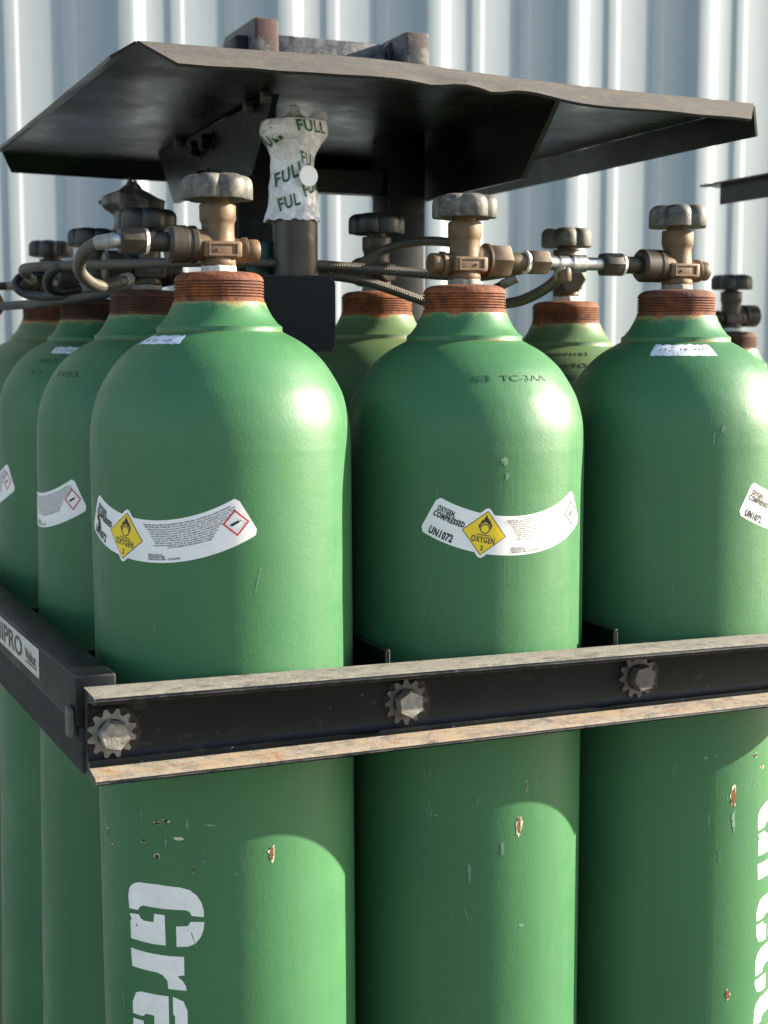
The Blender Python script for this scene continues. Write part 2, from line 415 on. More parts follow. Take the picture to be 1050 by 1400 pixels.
for i in range(6):
    z = .0530+.0026*i
    nk += [(.0402, L(z)), (.0402, L(z+.0011)), (.0386, L(z+.0016)), (.0386, L(z+.0021))]
nk += [(.0402, L(.0688)), (.0400, L(.0700)), (.0388, L(.0728)), (.0365, L(.0748)), (.033, L(.0763)), (.026, L(.0772)), (.016, L(.0775))]
NECK = sharp(MB().lathe(nk, 80).me(), 50)
def handwheel_me(n=6):
    m = MB(); seg = 126; t0, t1 = .0640, .0868
    pr = [(.30, t0+.0035, 0), (.60, t0+.0028, .25), (.88, t0+.0008, .85), (.975, t0, 1), (1., t0+.0014, 1), (1., t0+.0125, 1), (.990, t0+.0155, 1), (.955, t0+.0182, .97), (.885, t0+.0202, .85), (.78, t0+.0216, .6), (.62, t1-.0006, .3), (.42, t1-.0016, .05), (.28, t1-.0030, 0), (.2, t1-.003, 0)]
    vs = []
    for k, z, a in pr:
        for i in range(seg):
            th = 2*math.pi*i/seg; s_ = abs(math.sin(n*th/2+.4)); lob = 1-a*.20*(1-s_**.50)
            q = .0318*k*lob; zz = z-(.0035*a*(1-s_**.6) if z > t0+.012 else 0)
            vs.append((q*math.cos(th), q*math.sin(th), zz))
    nn = len(pr); fs = [(j*seg+i, j*seg+(i+1) % seg, (j+1)*seg+(i+1) % seg, (j+1)*seg+i) for j in range(nn-1) for i in range(seg)]
    fs += [tuple(range(seg))[::-1], tuple((nn-1)*seg+i for i in range(seg))]
    m.add(vs, fs); return m.me(55)
WHEEL = handwheel_me()
def hexa(x0, x1, rad, ch=.003, c=(0, 0, 0), bore=None):
    """hexagonal nut along X with turned chamfers"""
    m = MB(); q = rad*.90
    m.lathe([(q*.6, x0), (q, x0), (rad, x0+ch), (rad, x1-ch), (q, x1), (q*.6, x1)], 6, 'X', c=c, rmod=lambda a, rr, z: 1)
    return m
OZ = .0240                                       # outlet height above the valve seat
def valve_meshes():
    b = MB()
    b.lathe([(.0140, .0030), (.0150, .0050), (.0158, .0062), (.0158, .0105), (.0150, .0120), (.0150, .030), (.0146, .033), (.0146, .0415), (.0156, .0450), (.0163, .0462), (.0163, .0590), (.0155, .0605), (.011, .0607), (.011, .0665)], 40)
    blk = MB().box(-.0178, .0178, -.0165, .0165, .0122, .0268).me(None, .0022, 2)
    vv = [tuple(x.co) for x in blk.vertices]; ff = [tuple(p.vertices) for p in blk.polygons]; b.add(vv, ff)
    for s_ in (-1, 1):                           # raised frame on each flat with a pressed dot
        y = s_*.0165; y2 = s_*.0176
        for (xa, xb, za, zb) in ((-.0135, .0135, .0238, .0252), (-.0135, .0135, .0138, .0152), (-.0135, -.0121, .0152, .0238), (.0121, .0135, .0152, .0238), (.0040, .0060, .018, .020)):
            b.box(xa, xb, min(y, y2), max(y, y2), za, zb)
    b.lathe([(.0125, 0), (.0138, .012), (.0138, .0205), (.0120, .0215)], 32, 'X', c=(0, 0, OZ))
    b.lathe([(.0104, 0), (.0104, -.0205), (.0118, -.0225), (.0118, -.0258), (.0100, -.0262)], 28, 'X', c=(0, 0, OZ-.004))
    body = b.me(40)
    plug = MB().lathe([(.0070, -.0262), (.0095, -.0266), (.0100, -.0272), (.0100, -.0362), (.0094, -.0370), (.004, -.0371)], 28, 'X', c=(0, 0, OZ-.004)).me(40)
    nm = hexa(.0228, .0470, .0168, .0022, (0, 0, OZ)); nm.lathe([(.0150, .0212), (.0168, .0222), (.0168, .0246), (.0150, .0250)], 28, 'X', c=(0, 0, OZ))
    nut = nm.me(38)
    rn = MB(); rn.lathe([(.010, .0205), (.0155, .0206), (.0168, .0218), (.0168, .0262), (.0160, .0268), (.0160, .0300), (.0168, .0306), (.0168, .0440), (.0140, .0470), (.009, .0471)], 40, 'X', c=(0, 0, OZ)); rnut = rn.me(40)
    def ragged(a, rr, z): return 1+.03*math.sin(5*a+1)+.025*math.sin(11*a)
    tp = MB().lathe([(.0140, -.0004), (.0160, .0004), (.0158, .0028), (.0155, .0050), (.0148, .0058)], 48, rmod=ragged)
    tape = tp.me(60)
    return body, plug, nut, rnut, tape
VBODY, VPLUG, VNUT, VRNUT, VTAPE = valve_meshes()

VB2 = {'brass': VBODY, 'brown': VBODY.copy(), 'darknut': VBODY.copy()}
VP2 = {'brass': VPLUG, 'brown': VPLUG.copy(), 'darknut': VPLUG.copy()}
VT2 = {'tape': VTAPE, 'dust_tape': VTAPE.copy()}
VN2 = {('hex', 'wheel'): VNUT, ('round', 'wheel'): VRNUT, ('round', 'blackwheel'): VRNUT}
def on_cyl(s, z, e=0.):                           # unrolled (arc length, height) -> local point on the cylinder wall
    a = s/R; return ((R+e)*math.cos(a), (R+e)*math.sin(a), L(z))
# ---- the hazard label, laid out flat in polar form around (0, z0)
Z0 = .0015
def pol(phi, rho, e): return on_cyl(rho*math.sin(phi), Z0-rho*math.cos(phi), e)
D = math.radians
def arc_text(s, phi0, rho0, cap, width=None, bold=0., xs=1., e=.00055):
    vs, fs = text(s, cap, width, bold, xs)
    return [pol(phi0+x/rho0, rho0-y, e) for x, y, _ in vs], fs
PD, RD = D(-10.4), .1637
def dia(a, b, e, phi=PD, rho=RD, rot=0.):         # local frame of a diamond on the label
    rt = phi+rot; cx, cz = rho*math.sin(phi), -rho*math.cos(phi)
    return on_cyl(cx+a*math.cos(rt)-b*math.sin(rt), Z0+cz+a*math.sin(rt)+b*math.cos(rt), e)
def build_label():
    out = {}
    n = 60; A0, A1, r0, r1 = D(-29.3), D(30.4), .1462, .1823; vs = []; fs = []; m = 8
    for i in range(n+1):
        ph = A0+(A1-A0)*i/n; d = min(ph-A0, A1-ph)*.165; c = .0042
        ins = c-math.sqrt(max(0, c*c-(c-min(d, c))**2)) if d < c else 0
        for j in range(m+1): vs.append(pol(ph, (r0+ins)+((r1-ins)-(r0+ins))*j/m, .00022))
    fs = [(i*(m+1)+j, (i+1)*(m+1)+j, (i+1)*(m+1)+j+1, i*(m+1)+j+1) for i in range(n) for j in range(m)]
    out['sheet'] = mesh(vs, fs, True)
    def sq(h, rad=0.):
        if not rad: return [(0, h), (-h, 0), (0, -h), (h, 0)]
        o = []
        for k in range(4):
            th = math.pi/2*(k+1); cx, cy = (h-rad*1.414)*math.cos(th), (h-rad*1.414)*math.sin(th)
            for q in range(-3, 4): o.append((cx+rad*math.cos(th+q*math.pi/12), cy+rad*math.sin(th+q*math.pi/12)))
        return o
    mk = lambda pl, e, sub=.006, **k: polyfill(pl, sub, lambda a, b: dia(a, b, e, **k))
    out['border'] = mesh(*mk([sq(.0243, .0034)], .00034), True)
    b = MB(); b.add(*mk([sq(.0206)], .00046), m=0); b.add(*mk([sq(.0196)], .00056), m=1)
    out['diamond'] = b.me()
    i = MB(); e = .00068; q = .0196
    ring = [(math.cos(2*math.pi*k/28), math.sin(2*math.pi*k/28)) for k in range(28)]
    cy = .0040; ro, ri = .0046, .0037
    vs = [dia(x*ro, cy+y*ro, e) for x, y in ring]+[dia(x*ri, cy+y*ri, e) for x, y in ring]
    i.add(vs, [(k, (k+1) % 28, (k+1) % 28+28, k+28) for k in range(28)])
    fl = [(-.0052, .0030), (-.0064, .0062), (-.0056, .0082), (-.0050, .0072), (-.0046, .0098), (-.0034, .0124), (-.0034, .0108), (-.0022, .0128), (-.0012, .0152), (-.0004, .0176), (.0004, .0150), (.0012, .0132), (.0016, .0146), (.0024, .0118), (.0032, .0132), (.0040, .0104), (.0044, .0112), (.0050, .0088), (.0056, .0094), (.0060, .0064), (.0052, .0034), (.0048, .0052), (.0040, .0076), (.0030, .0090), (.0022, .0078), (.0012, .0104), (.0002, .0086), (-.0010, .0112), (-.0018, .0084), (-.0030, .0090), (-.0040, .0074), (-.0047, .0055)]
    i.add(*polyfill([fl], 0, lambda a, b_: dia(a, b_, e)))
    i.add(*polyfill([[(-.0062, -.0022), (.0062, -.0022), (.0062, -.0014), (-.0062, -.0014)]], .005, lambda a, b_: dia(a, b_, e)))
    out['flame'] = i.me()
    t = MB()
    v_, f_ = text('OXYGEN', .0054, .0218, .03); t.add([dia(x-.0109, y-.0086, e) for x, y, _ in v_], f_)
    v_, f_ = text('2', .0042, None, .025); t.add([dia(x-.0013, y-.0158, e) for x, y, _ in v_], f_)
    t.add(*arc_text('OXYGEN,', D(-27.6), .1573, .0049, .0180, .05))
    t.add(*arc_text('COMPRESSED', D(-28.0), .1632, .0049, .0310, .05))
    t.add(*arc_text('UN1072', D(-26.9), .1796, .0066, .0240, .05))
    out['print'] = t.me()
    f = MB()
    lines = ['DANGER: MAY CAUSE OR INTENSIFY FIRE; OXIDIZER. CONTAINS GAS UNDER PRESSURE;', 'MAY EXPLODE IF HEATED. Do not handle until all safety precautions have been read and',
             'understood. Keep and store away from clothing and other combustible materials. Keep', 'valves and fittings free from grease and oil. Use and store only outdoors or in a',
             'well ventilated place. In case of fire: Stop leak if safe to do so. Use a back flow', 'preventive device in the piping. Use only with equipment of compatible materials',
             'and rated for cylinder pressure. Use only with equipment cleaned for', 'oxygen service. Open valve slowly. Close valve after each use', 'and when empty. Protect from sunlight when ambient', 'temperature exceeds 52 C (125 F). Read and follow the Safety', 'DO NOT REMOVE THIS PRODUCT LABEL.']
    a0 = [-3.2, -2.6, -1.9, -1.2, -.8, -.3, .2, .6, .9, .4, 5.0]; a1 = [27.0, 28.2, 28.0, 27.6, 25.5, 22.6, 21.4, 20.6, 19.6, 19.0, 18.4]
    for k, s_ in enumerate(lines):
        rho = .1508+.00192*k; f.add(*arc_text(s_, D(a0[k]), rho, .00128, D(a1[k]-a0[k])*rho, .025))
    for k, (s_, w) in enumerate((('GRECO GAS INC.', .0145), ('203 DOWNTOWN STREET', .0165), ('TARENTUM, PA 15084  -  (724) 226-3800', .030))):
        f.add(*arc_text(s_, D(-1.4), .1762+.0019*k, .00145, w, .035))
    out['fine'] = f.me()
    PG, RG = D(26.2), .1648; rot = D(-21)
    rd = MB(); o_, i_ = .0114, .0094
    for k in range(4):
        P = sq(o_); Q = sq(i_); P2 = P[(k+1) % 4]; Q2 = Q[(k+1) % 4]
        rd.add(*polyfill([[P[k], P2, Q2, Q[k]]], .006, lambda a, b_: dia(a, b_, .0005, PG, RG, rot)))
    out['red'] = rd.me()
    bot = [(-.0046, -.0011), (.0022, -.0011), (.0031, -.0003), (.0046, -.0003), (.0046, .0003), (.0031, .0003), (.0022, .0011), (-.0046, .0011), (-.0052, .0004), (-.0052, -.0004)]
    out['gas'] = mesh(*polyfill([bot], 0, lambda a, b_: dia(a, b_, .0005, PG, RG, 0)))
    return out
LB = build_label()
def add_label(root, s0, dz):
    rot = s0/R
    def p(name, key, mats, par):
        return link(name, LB[key], mats, par)
    sh = p('hazard_label', 'sheet', M['label'], root); sh.rotation_euler.z = rot; sh.location.z = dz
    sh['label'] = 'curved white oxygen label with yellow diamond'
    p('diamond_border', 'border', M['label'], sh); p('oxidizer_diamond', 'diamond', [M['ink'], M['yellow']], sh)
    p('flame_symbol', 'flame', M['ink'], sh); p('lettering', 'print', M['ink'], sh); p('fine_print', 'fine', M['fineink'], sh)
    p('gas_diamond', 'red', M['red'], sh); p('bottle_symbol', 'gas', M['ink'], sh)
    return sh
# ---- the stencilled name running down the wall
ST = {'G': [[(-.3191, -.473), (-.3176, -.466), (-.3150, -.4625), (-.3125, -.4606), (-.3085, -.4585), (-.3044, -.4572), (-.2851, -.4555), (-.2621, -.4555), (-.2539, -.4572), (-.2475, -.4618), (-.2436, -.4681), (-.2418, -.4753), (-.2419, -.4807), (-.2526, -.4802), (-.2542, -.4768), (-.2575, -.4754), (-.2764, -.4765), (-.3006, -.4774), (-.3043, -.4794), (-.3069, -.4829), (-.3181, -.4841)],
            [(-.3178, -.4885), (-.3059, -.4867), (-.3038, -.4898), (-.2999, -.4912), (-.2894, -.4904), (-.2884, -.4826), (-.2777, -.4822), (-.2774, -.5096), (-.2902, -.5104), (-.307, -.5108), (-.3168, -.5112), (-.317, -.4949), (-.3154, -.4933)],
            [(-.2535, -.4856), (-.2415, -.4851), (-.2424, -.4924), (-.2449, -.499), (-.2498, -.505), (-.2564, -.5082), (-.2668, -.5093), (-.267, -.491), (-.2561, -.4896)]],
      'r': [[(-.3173, -.5200), (-.2944, -.5195), (-.2754, -.5188), (-.2602, -.5177), (-.2602, -.5344), (-.2670, -.5362), (-.2619, -.5396), (-.2590, -.5442), (-.2584, -.5482), (-.2757, -.5488), (-.2765, -.5415), (-.2812, -.5370), (-.2869, -.5357), (-.3160, -.5366)]]}
ROUND = [[(.46, 0), (.2, 0), (.07, .06), (0, .2), (0, .8), (.07, .94), (.2, 1), (.46, 1), (.46, .77), (.38, .75), (.34, .68), (.34, .32), (.38, .25), (.46, .23)]]
def letter_low(kind, a0):
    W_, X_ = .0595, .0585
    if kind == 'e':
        P = [[(.04, .08), (0, .2), (0, .70), (.8, .70), (.8, .44), (.33, .44), (.33, .28), (.38, .22), (.38, 0), (.2, 0)],
             [(.45, 0), (.62, 0), (.76, .07), (.8, .2), (.8, .33), (.53, .33), (.53, .25), (.45, .22)],
             [(0, .77), (.26, .77), (.30, .80), (.50, .80), (.54, .77), (.8, .77), (.8, .82), (.72, .95), (.58, 1), (.2, 1), (.06, .94)]]
    elif kind == 'c':
        P = ROUND+[[(.54, 0), (.62, 0), (.76, .07), (.8, .2), (.8, .36), (.53, .36), (.53, .24)], [(.54, 1), (.62, 1), (.76, .93), (.8, .8), (.8, .64), (.53, .64), (.53, .76)]]
    else:
        P = ROUND+[[(1.0-x, y) for x, y in ROUND[0]]]
    return [[(-.3166+b*X_, a0-a*W_+b*.0035) for a, b in pl] for pl in P]
def build_stencil():
    out = {}
    polys = [('G', ST['G']), ('r', ST['r']), ('e', letter_low('e', -.5580)), ('c', letter_low('c', -.6120)), ('o', letter_low('o', -.6660))]
    for k, pl in polys: out[k] = mesh(*polyfill(pl, .006, lambda s_, z: on_cyl(s_, z, .00025)), True)
    return out
STM = build_stencil()
def add_stencil(root, ds, dz):
    for k, me in STM.items():
        o = link('stencil_letter', me, M['stencil'], root); o.rotation_euler.z = ds/R; o.location.z = dz
# ---- stamps, patches and chips
def dome_text(root, s_, th, z, cap, mat, width=None, th_skew=0., bold=-.012, name='stamped_lettering', thick=.35):
    vs, fs = text(s_, cap, width, bold, 1.15, .03); o = []; mx = max(x[0] for x in vs)
    rr = dome_r(z); sl = (dome_r(z+.003)-dome_r(z-.003))/.006; cs = 1/math.sqrt(1+sl*sl)
    for x, y, e in vs:
        zz = z+y*cs+th_skew*x; q = dome_r(zz)+.00040+(e+.03)*.012*thick; a = D(th)+x/rr
        o.append((q*math.cos(a), q*math.sin(a), L(zz)+(e+.03)*.010*thick*(-sl)*cs))
    return link(name, mesh(o, fs), mat, root)
def dome_patch(root, th0, th1, z0, z1, mat, name='paint_patch', slope=0.):
    nx, nz = 30, 6; vs = []
    for i in range(nx+1):
        for j in range(nz+1):
            fx, fz = i/nx, j/nz; ed = .0012*noise.noise((i*.45, j*7.1, th0)); z = z0+(z1-z0)*fz+slope*fx+ed
            a = D(th0+(th1-th0)*fx)+.010*noise.noise((j*1.3, 5.5, th0))*(1 if fx in (0, 1) else 0); q = dome_r(z)+.0003
            vs.append((q*math.cos(a), q*math.sin(a), L(z)))
    return link(name, mesh(vs, [(i*(nz+1)+j, (i+1)*(nz+1)+j, (i+1)*(nz+1)+j+1, i*(nz+1)+j+1) for i in range(nx) for j in range(nz)], True), mat, root)
def chip(root, s_, z, w, h, kind='rust', seed=0, tilt=0.):
    rnd = random.Random(seed+int(abs(s_)*1e4)+int(abs(z)*1e4)); n = 30
    def blob(k, e):
        ph = rnd.random()*9
        pl = []
        for i in range(n):
            a = 2*math.pi*i/n; q = k*(1+.62*noise.noise((math.cos(a)*1.3+ph, math.sin(a)*1.3, ph))+.50*noise.noise((math.cos(a)*3.4+ph, math.sin(a)*3.4, ph)))
            x, y = w*.5*q*math.cos(a), h*.5*q*math.sin(a); pl.append((s_+x+tilt*y, z+y))
        return polyfill([pl], .004, lambda a, b: on_cyl(a, b, e))
    m = MB(); mats = {'rust': ['chippale', 'chiprust'], 'dark': ['chippale', 'chipdark'], 'pale': ['chippale', 'chippale'], 'scuff': ['scuff', 'scuff']}[kind]
    m.add(*blob(1.0, .00026), m=0)
    if kind in ('rust', 'dark'): m.add(*blob(.80, .0004), m=1)
    return link('paint_chip', m.me(), [M[a] for a in mats], root)

SHELL2 = SHELL.copy()
GRP = 'green oxygen cylinders standing in the rack'
def cylinder(x, y, label, vdir=math.pi, wheel_m='wheel', nut='round', body='brass', dz=0., spin=0., group=GRP, plug=True, name='oxygen_cylinder', tape='tape', rust_shade=.18, faded=False):
    t = empty(name, (x, y, H+BASE+dz), label, 'gas cylinder', group)
    link('shell', SHELL if not faded else SHELL2, M['fadedpaint' if faded else 'paint'], t); nr = link('neck_ring', NECK, M['rust'], t); nr.color = (rust_shade, rust_shade, rust_shade, 1)  # rear neck rust is darkened as painted shade; front values vary the rust
    vb = link('valve', VB2[body], M[body], t, (0, 0, L(.0775))); vb.rotation_euler.z = vdir
    wm = WHEEL if wheel_m == 'wheel' else BWHEEL
    hw = link('handwheel', wm, M[wheel_m], vb); hw.rotation_euler.z = spin
    link('outlet_nut', VNUT if nut == 'hex' else VRNUT, M['brown' if nut == 'hex' else 'darknut'], vb)
    if plug: link('relief_plug', VP2[body], M[body], vb)
    link('thread_tape', VT2[tape], M[tape], vb)
    return t
BWHEEL = WHEEL.copy(); BWHEEL.materials.clear()
PI = math.pi
SX, SY = .2467, .2715
c1 = cylinder(0, 0, 'front corner green cylinder at left with white stencil letters and gouged label', PI, spin=.465, dz=-0.0015)
c2 = cylinder(SX, 0, 'middle green cylinder of the front row with full oxygen label facing forward', 0, nut='hex', spin=.1, rust_shade=.3, tape='dust_tape', dz=-0.0085)
c3 = cylinder(2*SX, 0, 'front row green cylinder at right with white painted band of stamped numbers', PI, spin=.6, rust_shade=.55, tape='dust_tape', dz=-0.009)
c4 = cylinder(0, SY, 'green cylinder directly behind the front corner cylinder, brown chip on shoulder', PI, 'blackwheel', body='darknut', spin=.2, plug=True, tape='dust_tape', rust_shade=.85, dz=-0.006)
c5 = cylinder(0, 2*SY, 'third green cylinder back along the nameplate rail, stamped above its label edge', PI, 'blackwheel', body='darknut', spin=.5, tape='dust_tape', rust_shade=.9, dz=-0.005)
c6 = cylinder(-.002, 3*SY, 'rearmost green cylinder along the nameplate rail at the left edge', PI, 'blackwheel', body='darknut', spin=.8, tape='dust_tape', rust_shade=.8, faded=True)
c7 = cylinder(.2600, .2475, 'shaded green cylinder behind the wrapped pipe, under the canopy post', PI*.5, 'blackwheel', body='darknut', spin=.9, tape='dust_tape', rust_shade=.35, faded=True, dz=-0.004)
c8 = cylinder(.5075, .2475, 'green cylinder stamped in three lines, seen between middle and right front cylinders', -PI*.62, 'wheel', nut='hex', body='brown', spin=.45, rust_shade=.5, faded=True, dz=-0.0116)
c9 = cylinder(.243, .519, 'green cylinder hidden behind the wrapped pipe in the third row', PI*.5, 'blackwheel', body='darknut', dz=-.01)
c10 = cylinder(.500, .519, 'green cylinder hidden behind the middle front valve in the third row', PI*.5, 'blackwheel', body='darknut', dz=-.03)
c11 = cylinder(.250, .775, 'green cylinder hidden behind the front corner valve in the last row', PI*.5, 'blackwheel', body='darknut', dz=-.03)
c12 = cylinder(.500, .775, 'green cylinder hidden behind the black post in the last row', PI*.5, 'blackwheel', body='darknut', dz=-.03)
for c, a_ in ((c4, .9), (c5, 1.2), (c6, 1.3)):
    c.rotation_euler.y = math.radians(a_); c.location.x -= 1.30*math.tan(math.radians(a_))
add_label(c1, -.2815, .008); add_label(c2, -.1908, .0); add_label(c3, -.1004, .0035); add_label(c4, -.3690, .0005); add_label(c5, -.4080, -.005)
add_stencil(c1, 0, 0); add_stencil(c3, .1685, .003)
dome_text(c2, '253  TC-3AA', -114.5, -.0140, .0066, M['stamp'], .082)
dome_text(c8, 'AWM183', -138, .0124, .0062, M['stampbrown'], .0500); dome_text(c8, '3400', -131.5, -.0010, .0068, M['stampbrown'], .043); dome_text(c8, '88', -122, -.0150, .0070, M['stampbrown'], .0165)
dome_patch(c3, -143, -94, .0095, .0205, M['patch'])
for s_, th, cap, w in (('11', -136.5, .0042, .0062), ('15', -120.5, .0042, .0066), ('+US', -110.5, .0046, .0150)): dome_text(c3, s_, th, .0148, cap, M['stampgrey'], w, thick=.2)
dome_text(c3, '45', -129, .0172, .0021, M['stampgrey'], .0046, thick=.2); dome_text(c3, '57', -129, .0146, .0021, M['stampgrey'], .0046, thick=.2)
dome_patch(c1, -176, -134, .0130, .0205, M['patch'], slope=.0)
for s_, th, cap, w in (('30', -171, .0036, .0062), ('15', -161, .0036, .0058), ('+US', -151, .0040, .0110)): dome_text(c1, s_, th, .0150, cap, M['stampgrey'], w, thick=.2)
dome_patch(c5, -141, -106, .0085, .0165, M['patch']); dome_text(c5, '11 22 15', -137, .0110, .0042, M['stampgrey'], .036, thick=.2)
dome_text(c5, 'DOT', -146, -.0025, .0066, M['stamp'], .027); dome_text(c5, 'T7 - 783', -150, -.0180, .0070, M['stamp'], .065)
dome_text(c4, '7183', -173, -.0155, .0066, M['stamp'], .042)

for a in ((-.1822, -.4278, .0065, .0115, 'rust'), (-.2831, -.4001, .0085, .0028, 'dark'), (-.2755, -.3975, .0090, .0024, 'dark'), (-.3533, -.4228, .004, .006, 'dark'), (-.263, -.4125, .0085, .0030, 'pale'), (-.284, -.4305, .0055, .005, 'dark'), (-.2985, -.4185, .0075, .0028, 'dark'), (-.275, -.416, .0016, .010, 'scuff'), (-.300, -.397, .0016, .011, 'scuff'),
          (-.2545, -.400, .003, .009, 'scuff'), (-.235, -.399, .010, .002, 'scuff'), (-.344, -.434, .004, .005, 'dark'), (-.330, -.575, .0018, .013, 'scuff'), (-.327, -.588, .0018, .009, 'scuff'), (-.3525, -.1462, .0085, .0125, 'dark'), (-.3555, -.139, .005, .006, 'dark'), (-.250, -.4395, .0018, .005, 'dark')): chip(c1, *a)
for a in ((-.1836, -.4373, .0050, .0175, 'rust'), (-.2015, -.0939, .0060, .0070, 'scuff'), (-.1985, -.108, .003, .006, 'scuff'), (-.181, -.5337, .0052, .0028, 'scuff'), (-.2005, -.457, .005, .012, 'scuff'), (-.232, -.480, .0035, .019, 'scuff'), (-.248, -.520, .0010, .007, 'scuff'), (-.176, -.3995, .0015, .010, 'rust')): chip(c2, *a)
for a in ((-.1857, -.4401, .0072, .0190, 'rust'), (-.1850, -.4640, .0045, .018, 'scuff'), (-.1866, -.6469, .0060, .0100, 'rust'), (-.1572, -.4005, .0050, .0040, 'dark'), (-.146, -.415, .0060, .003, 'rust'), (-.2130, -.461, .0014, .016, 'scuff'), (-.2000, -.498, .0012, .014, 'scuff'), (-.217, -.078, .0016, .010, 'scuff'), (-.207, -.0705, .005, .006, 'scuff')): chip(c3, *a)
chip(c4, .3476, -.0790, .0058, .0125, 'dark')
sr = random.Random(11)
for c, lo, hi in ((c1, -.335, -.150), (c2, -.285, -.150), (c3, -.255, -.150)):   # knocks and hairline scratches around the rub line of the beam
    for k in range(11):
        s_, z = sr.uniform(lo, hi), -.385-abs(sr.gauss(0, .055)) if k < 8 else sr.uniform(-.24, -.05)
        if sr.random() < .6: chip(c, s_, z, sr.uniform(.0006, .0011), sr.uniform(.006, .022), 'scuff', k, sr.uniform(-.5, .5))
        else: chip(c, s_, z, sr.uniform(.0012, .0034), sr.uniform(.0012, .0034), sr.choice(('dark', 'scuff', 'scuff')), k)

for c, d in ((c1, .0015), (c2, .0085), (c3, .0090), (c4, .006), (c5, .005)):   # marks keep their own heights although the bottles differ in height
    for ch in c.children:
        if ch.name.split('.')[0] in ('paint_chip', 'hazard_label', 'stencil_letter'): ch.location.z += d
c1.scale = (1.008, 1.008, 1); c1.location.x += .0046; c1.rotation_euler.y = math.radians(-.25)
# ------------------------------------------------------------------ manifold fittings and hoses
ZV = H+.0775+OZ
def fitting(parent, x0, sgn, ZL=0.):
    """pipe stub, white tape and hex adaptor beyond an outlet nut (along X from x0, sgn = direction)"""
    f = lambda a, b: (min(sgn*a, sgn*b), max(sgn*a, sgn*b))
    a, b = f(.044, .0682); link('pipe_stub', MB().lathe([(.0084, a), (.0088, a+.001), (.0088, b-.001), (.0084, b)], 24, 'X').me(40), M['brown' if sgn > 0 else 'darknut'], parent, (x0, 0, 0))
    a, b = f(.0658, .0700); link('thread_tape', MB().lathe([(.0082, a), (.0115, a+.0006), (.0108, b-.0006), (.0080, b)], 28, 'X').me(60), M['tape'], parent, (x0, 0, 0))
    a, b = f(.0692, .0915); link('hex_adaptor', hexa(a, b, .0128, .002).me(30), M['brown' if sgn > 0 else 'darknut'], parent, (x0, 0, 0))
t = empty('manifold_pipe', (SX, 0, ZV-.0088), 'brass manifold pipe joining the middle and right front valves', 'pipe')
fitting(t, 0, 1); fitting(t, SX, -1)
link('steel_ferrule', MB().lathe([(.0062, .0870), (.0072, .0880), (.0072, .1000), (.0064, .1004), (.0064, .1040), (.0072, .1046), (.0072, .1180), (.0088, .1190), (.0088, .1350), (.0066, .1356), (.0066, .1600)], 28, 'X').me(40), M['steel'], t)
link('tee_branch', MB().lathe([(.0060, -.0020), (.0072, -.004), (.0072, -.016), (.0060, -.018)], 24, c=(.1120, 0, 0)).me(40), M['brown'], t)
t = empty('outlet_adaptor', (0, 0, ZV), 'dark pipe stub with hex nut on the front corner valve', 'pipe fitting')
fitting(t, 0, -1)
link('steel_ferrule', MB().lathe([(.0058, -.0995), (.0066, -.0985), (.0066, -.0880), (.006, -.0870)], 24, 'X').me(40), M['steel'], t)
def hose(pts, rad, label, n=12, mat='braid', name='braided_hose', ends=True, group='braided hoses linking the valves'):
    rad *= .88; P = spline([(x, y, z+H) for x, y, z in pts], n); seg = 16; rings = frames(P, rad, seg)
    o = empty(name, tuple(P[0]), label, 'hose', group); o0 = P[0]
    vs = [(p[0]-o0.x, p[1]-o0.y, p[2]-o0.z) for rg in rings for p in rg]; nR = len(rings)
    fs = [(j*seg+i, j*seg+(i+1) % seg, (j+1)*seg+(i+1) % seg, (j+1)*seg+i) for j in range(nR-1) for i in range(seg)]
    me = mesh(vs, fs, True); uv = me.uv_layers.new(name='UVMap'); ln = [0.]
    for a, b in zip(P, P[1:]): ln.append(ln[-1]+(b-a).length)
    for poly in me.polygons:
        idx = [me.loops[l].vertex_index for l in poly.loop_indices]; cs = [i % seg for i in idx]; wrap = max(cs)-min(cs) > seg/2
        for l, i in zip(poly.loop_indices, idx):
            c = i % seg; uv.data[l].uv = (ln[i//seg], (c+seg if wrap and c == 0 else c)/seg)
    link('braid', me, M[mat], o)
    if ends:
        for a, b in ((P[0], P[2]), (P[-1], P[-3])):
            d = (b-a).normalized(); m = MB().tube([a-d*.004-o0, a-d*.0035-o0, a+d*.014-o0, a+d*.015-o0], lambda t_: rad*(1.10 if .1 < t_ < .9 else 1.01), 16)
            link('ferrule', m.me(40), M['zinc'], o)
    return o
hose([(-.0985, 0, .1015), (-.110, .012, .0990), (-.1165, .034, .0915), (-.1150, .060, .0795), (-.103, .078, .0700), (-.087, .098, .0665), (-.070, .125, .0700), (-.045, .165, .0770)], .0066, 'braided hose looping down from the front corner valve adaptor')
hose([(-.098, .405, .0880), (-.113, .370, .0955), (-.105, .330, .0972), (-.045, .240, .0960), (.030, .150, .0950), (.085, .135, .0945), (.1404, .13, .0936), (.205, .112, .0890), (.2624, .09, .0837), (.2936, .06, .0814), (.3224, .022, .0872), (.345, .008, .0935)], .0058, 'long braided hose running level behind the front valves from left to tee')
hose([(.190, .225, .088), (.2181, .20, .1005), (.2441, .18, .1162), (.2601, .13, .1208), (.2692, .07, .1153), (.272, .03, .108)], .0056, 'braided hose arching over to the back of the middle valve')
hose([(.130, .15, .090), (.1523, .14, .0848), (.1973, .13, .0777), (.2551, .11, .0574), (.2900, .105, .0480)], .0058, 'dark braided hose sloping down behind the middle neck ring', mat='braid')
hose([(.3540, .000, .0890), (.3590, .012, .0800), (.3594, .04, .0691), (.356, .08, .0593), (.345, .10, .056), (.315, .118, .054)], .0064, 'braided hose curving down left from the tee between two cylinders')
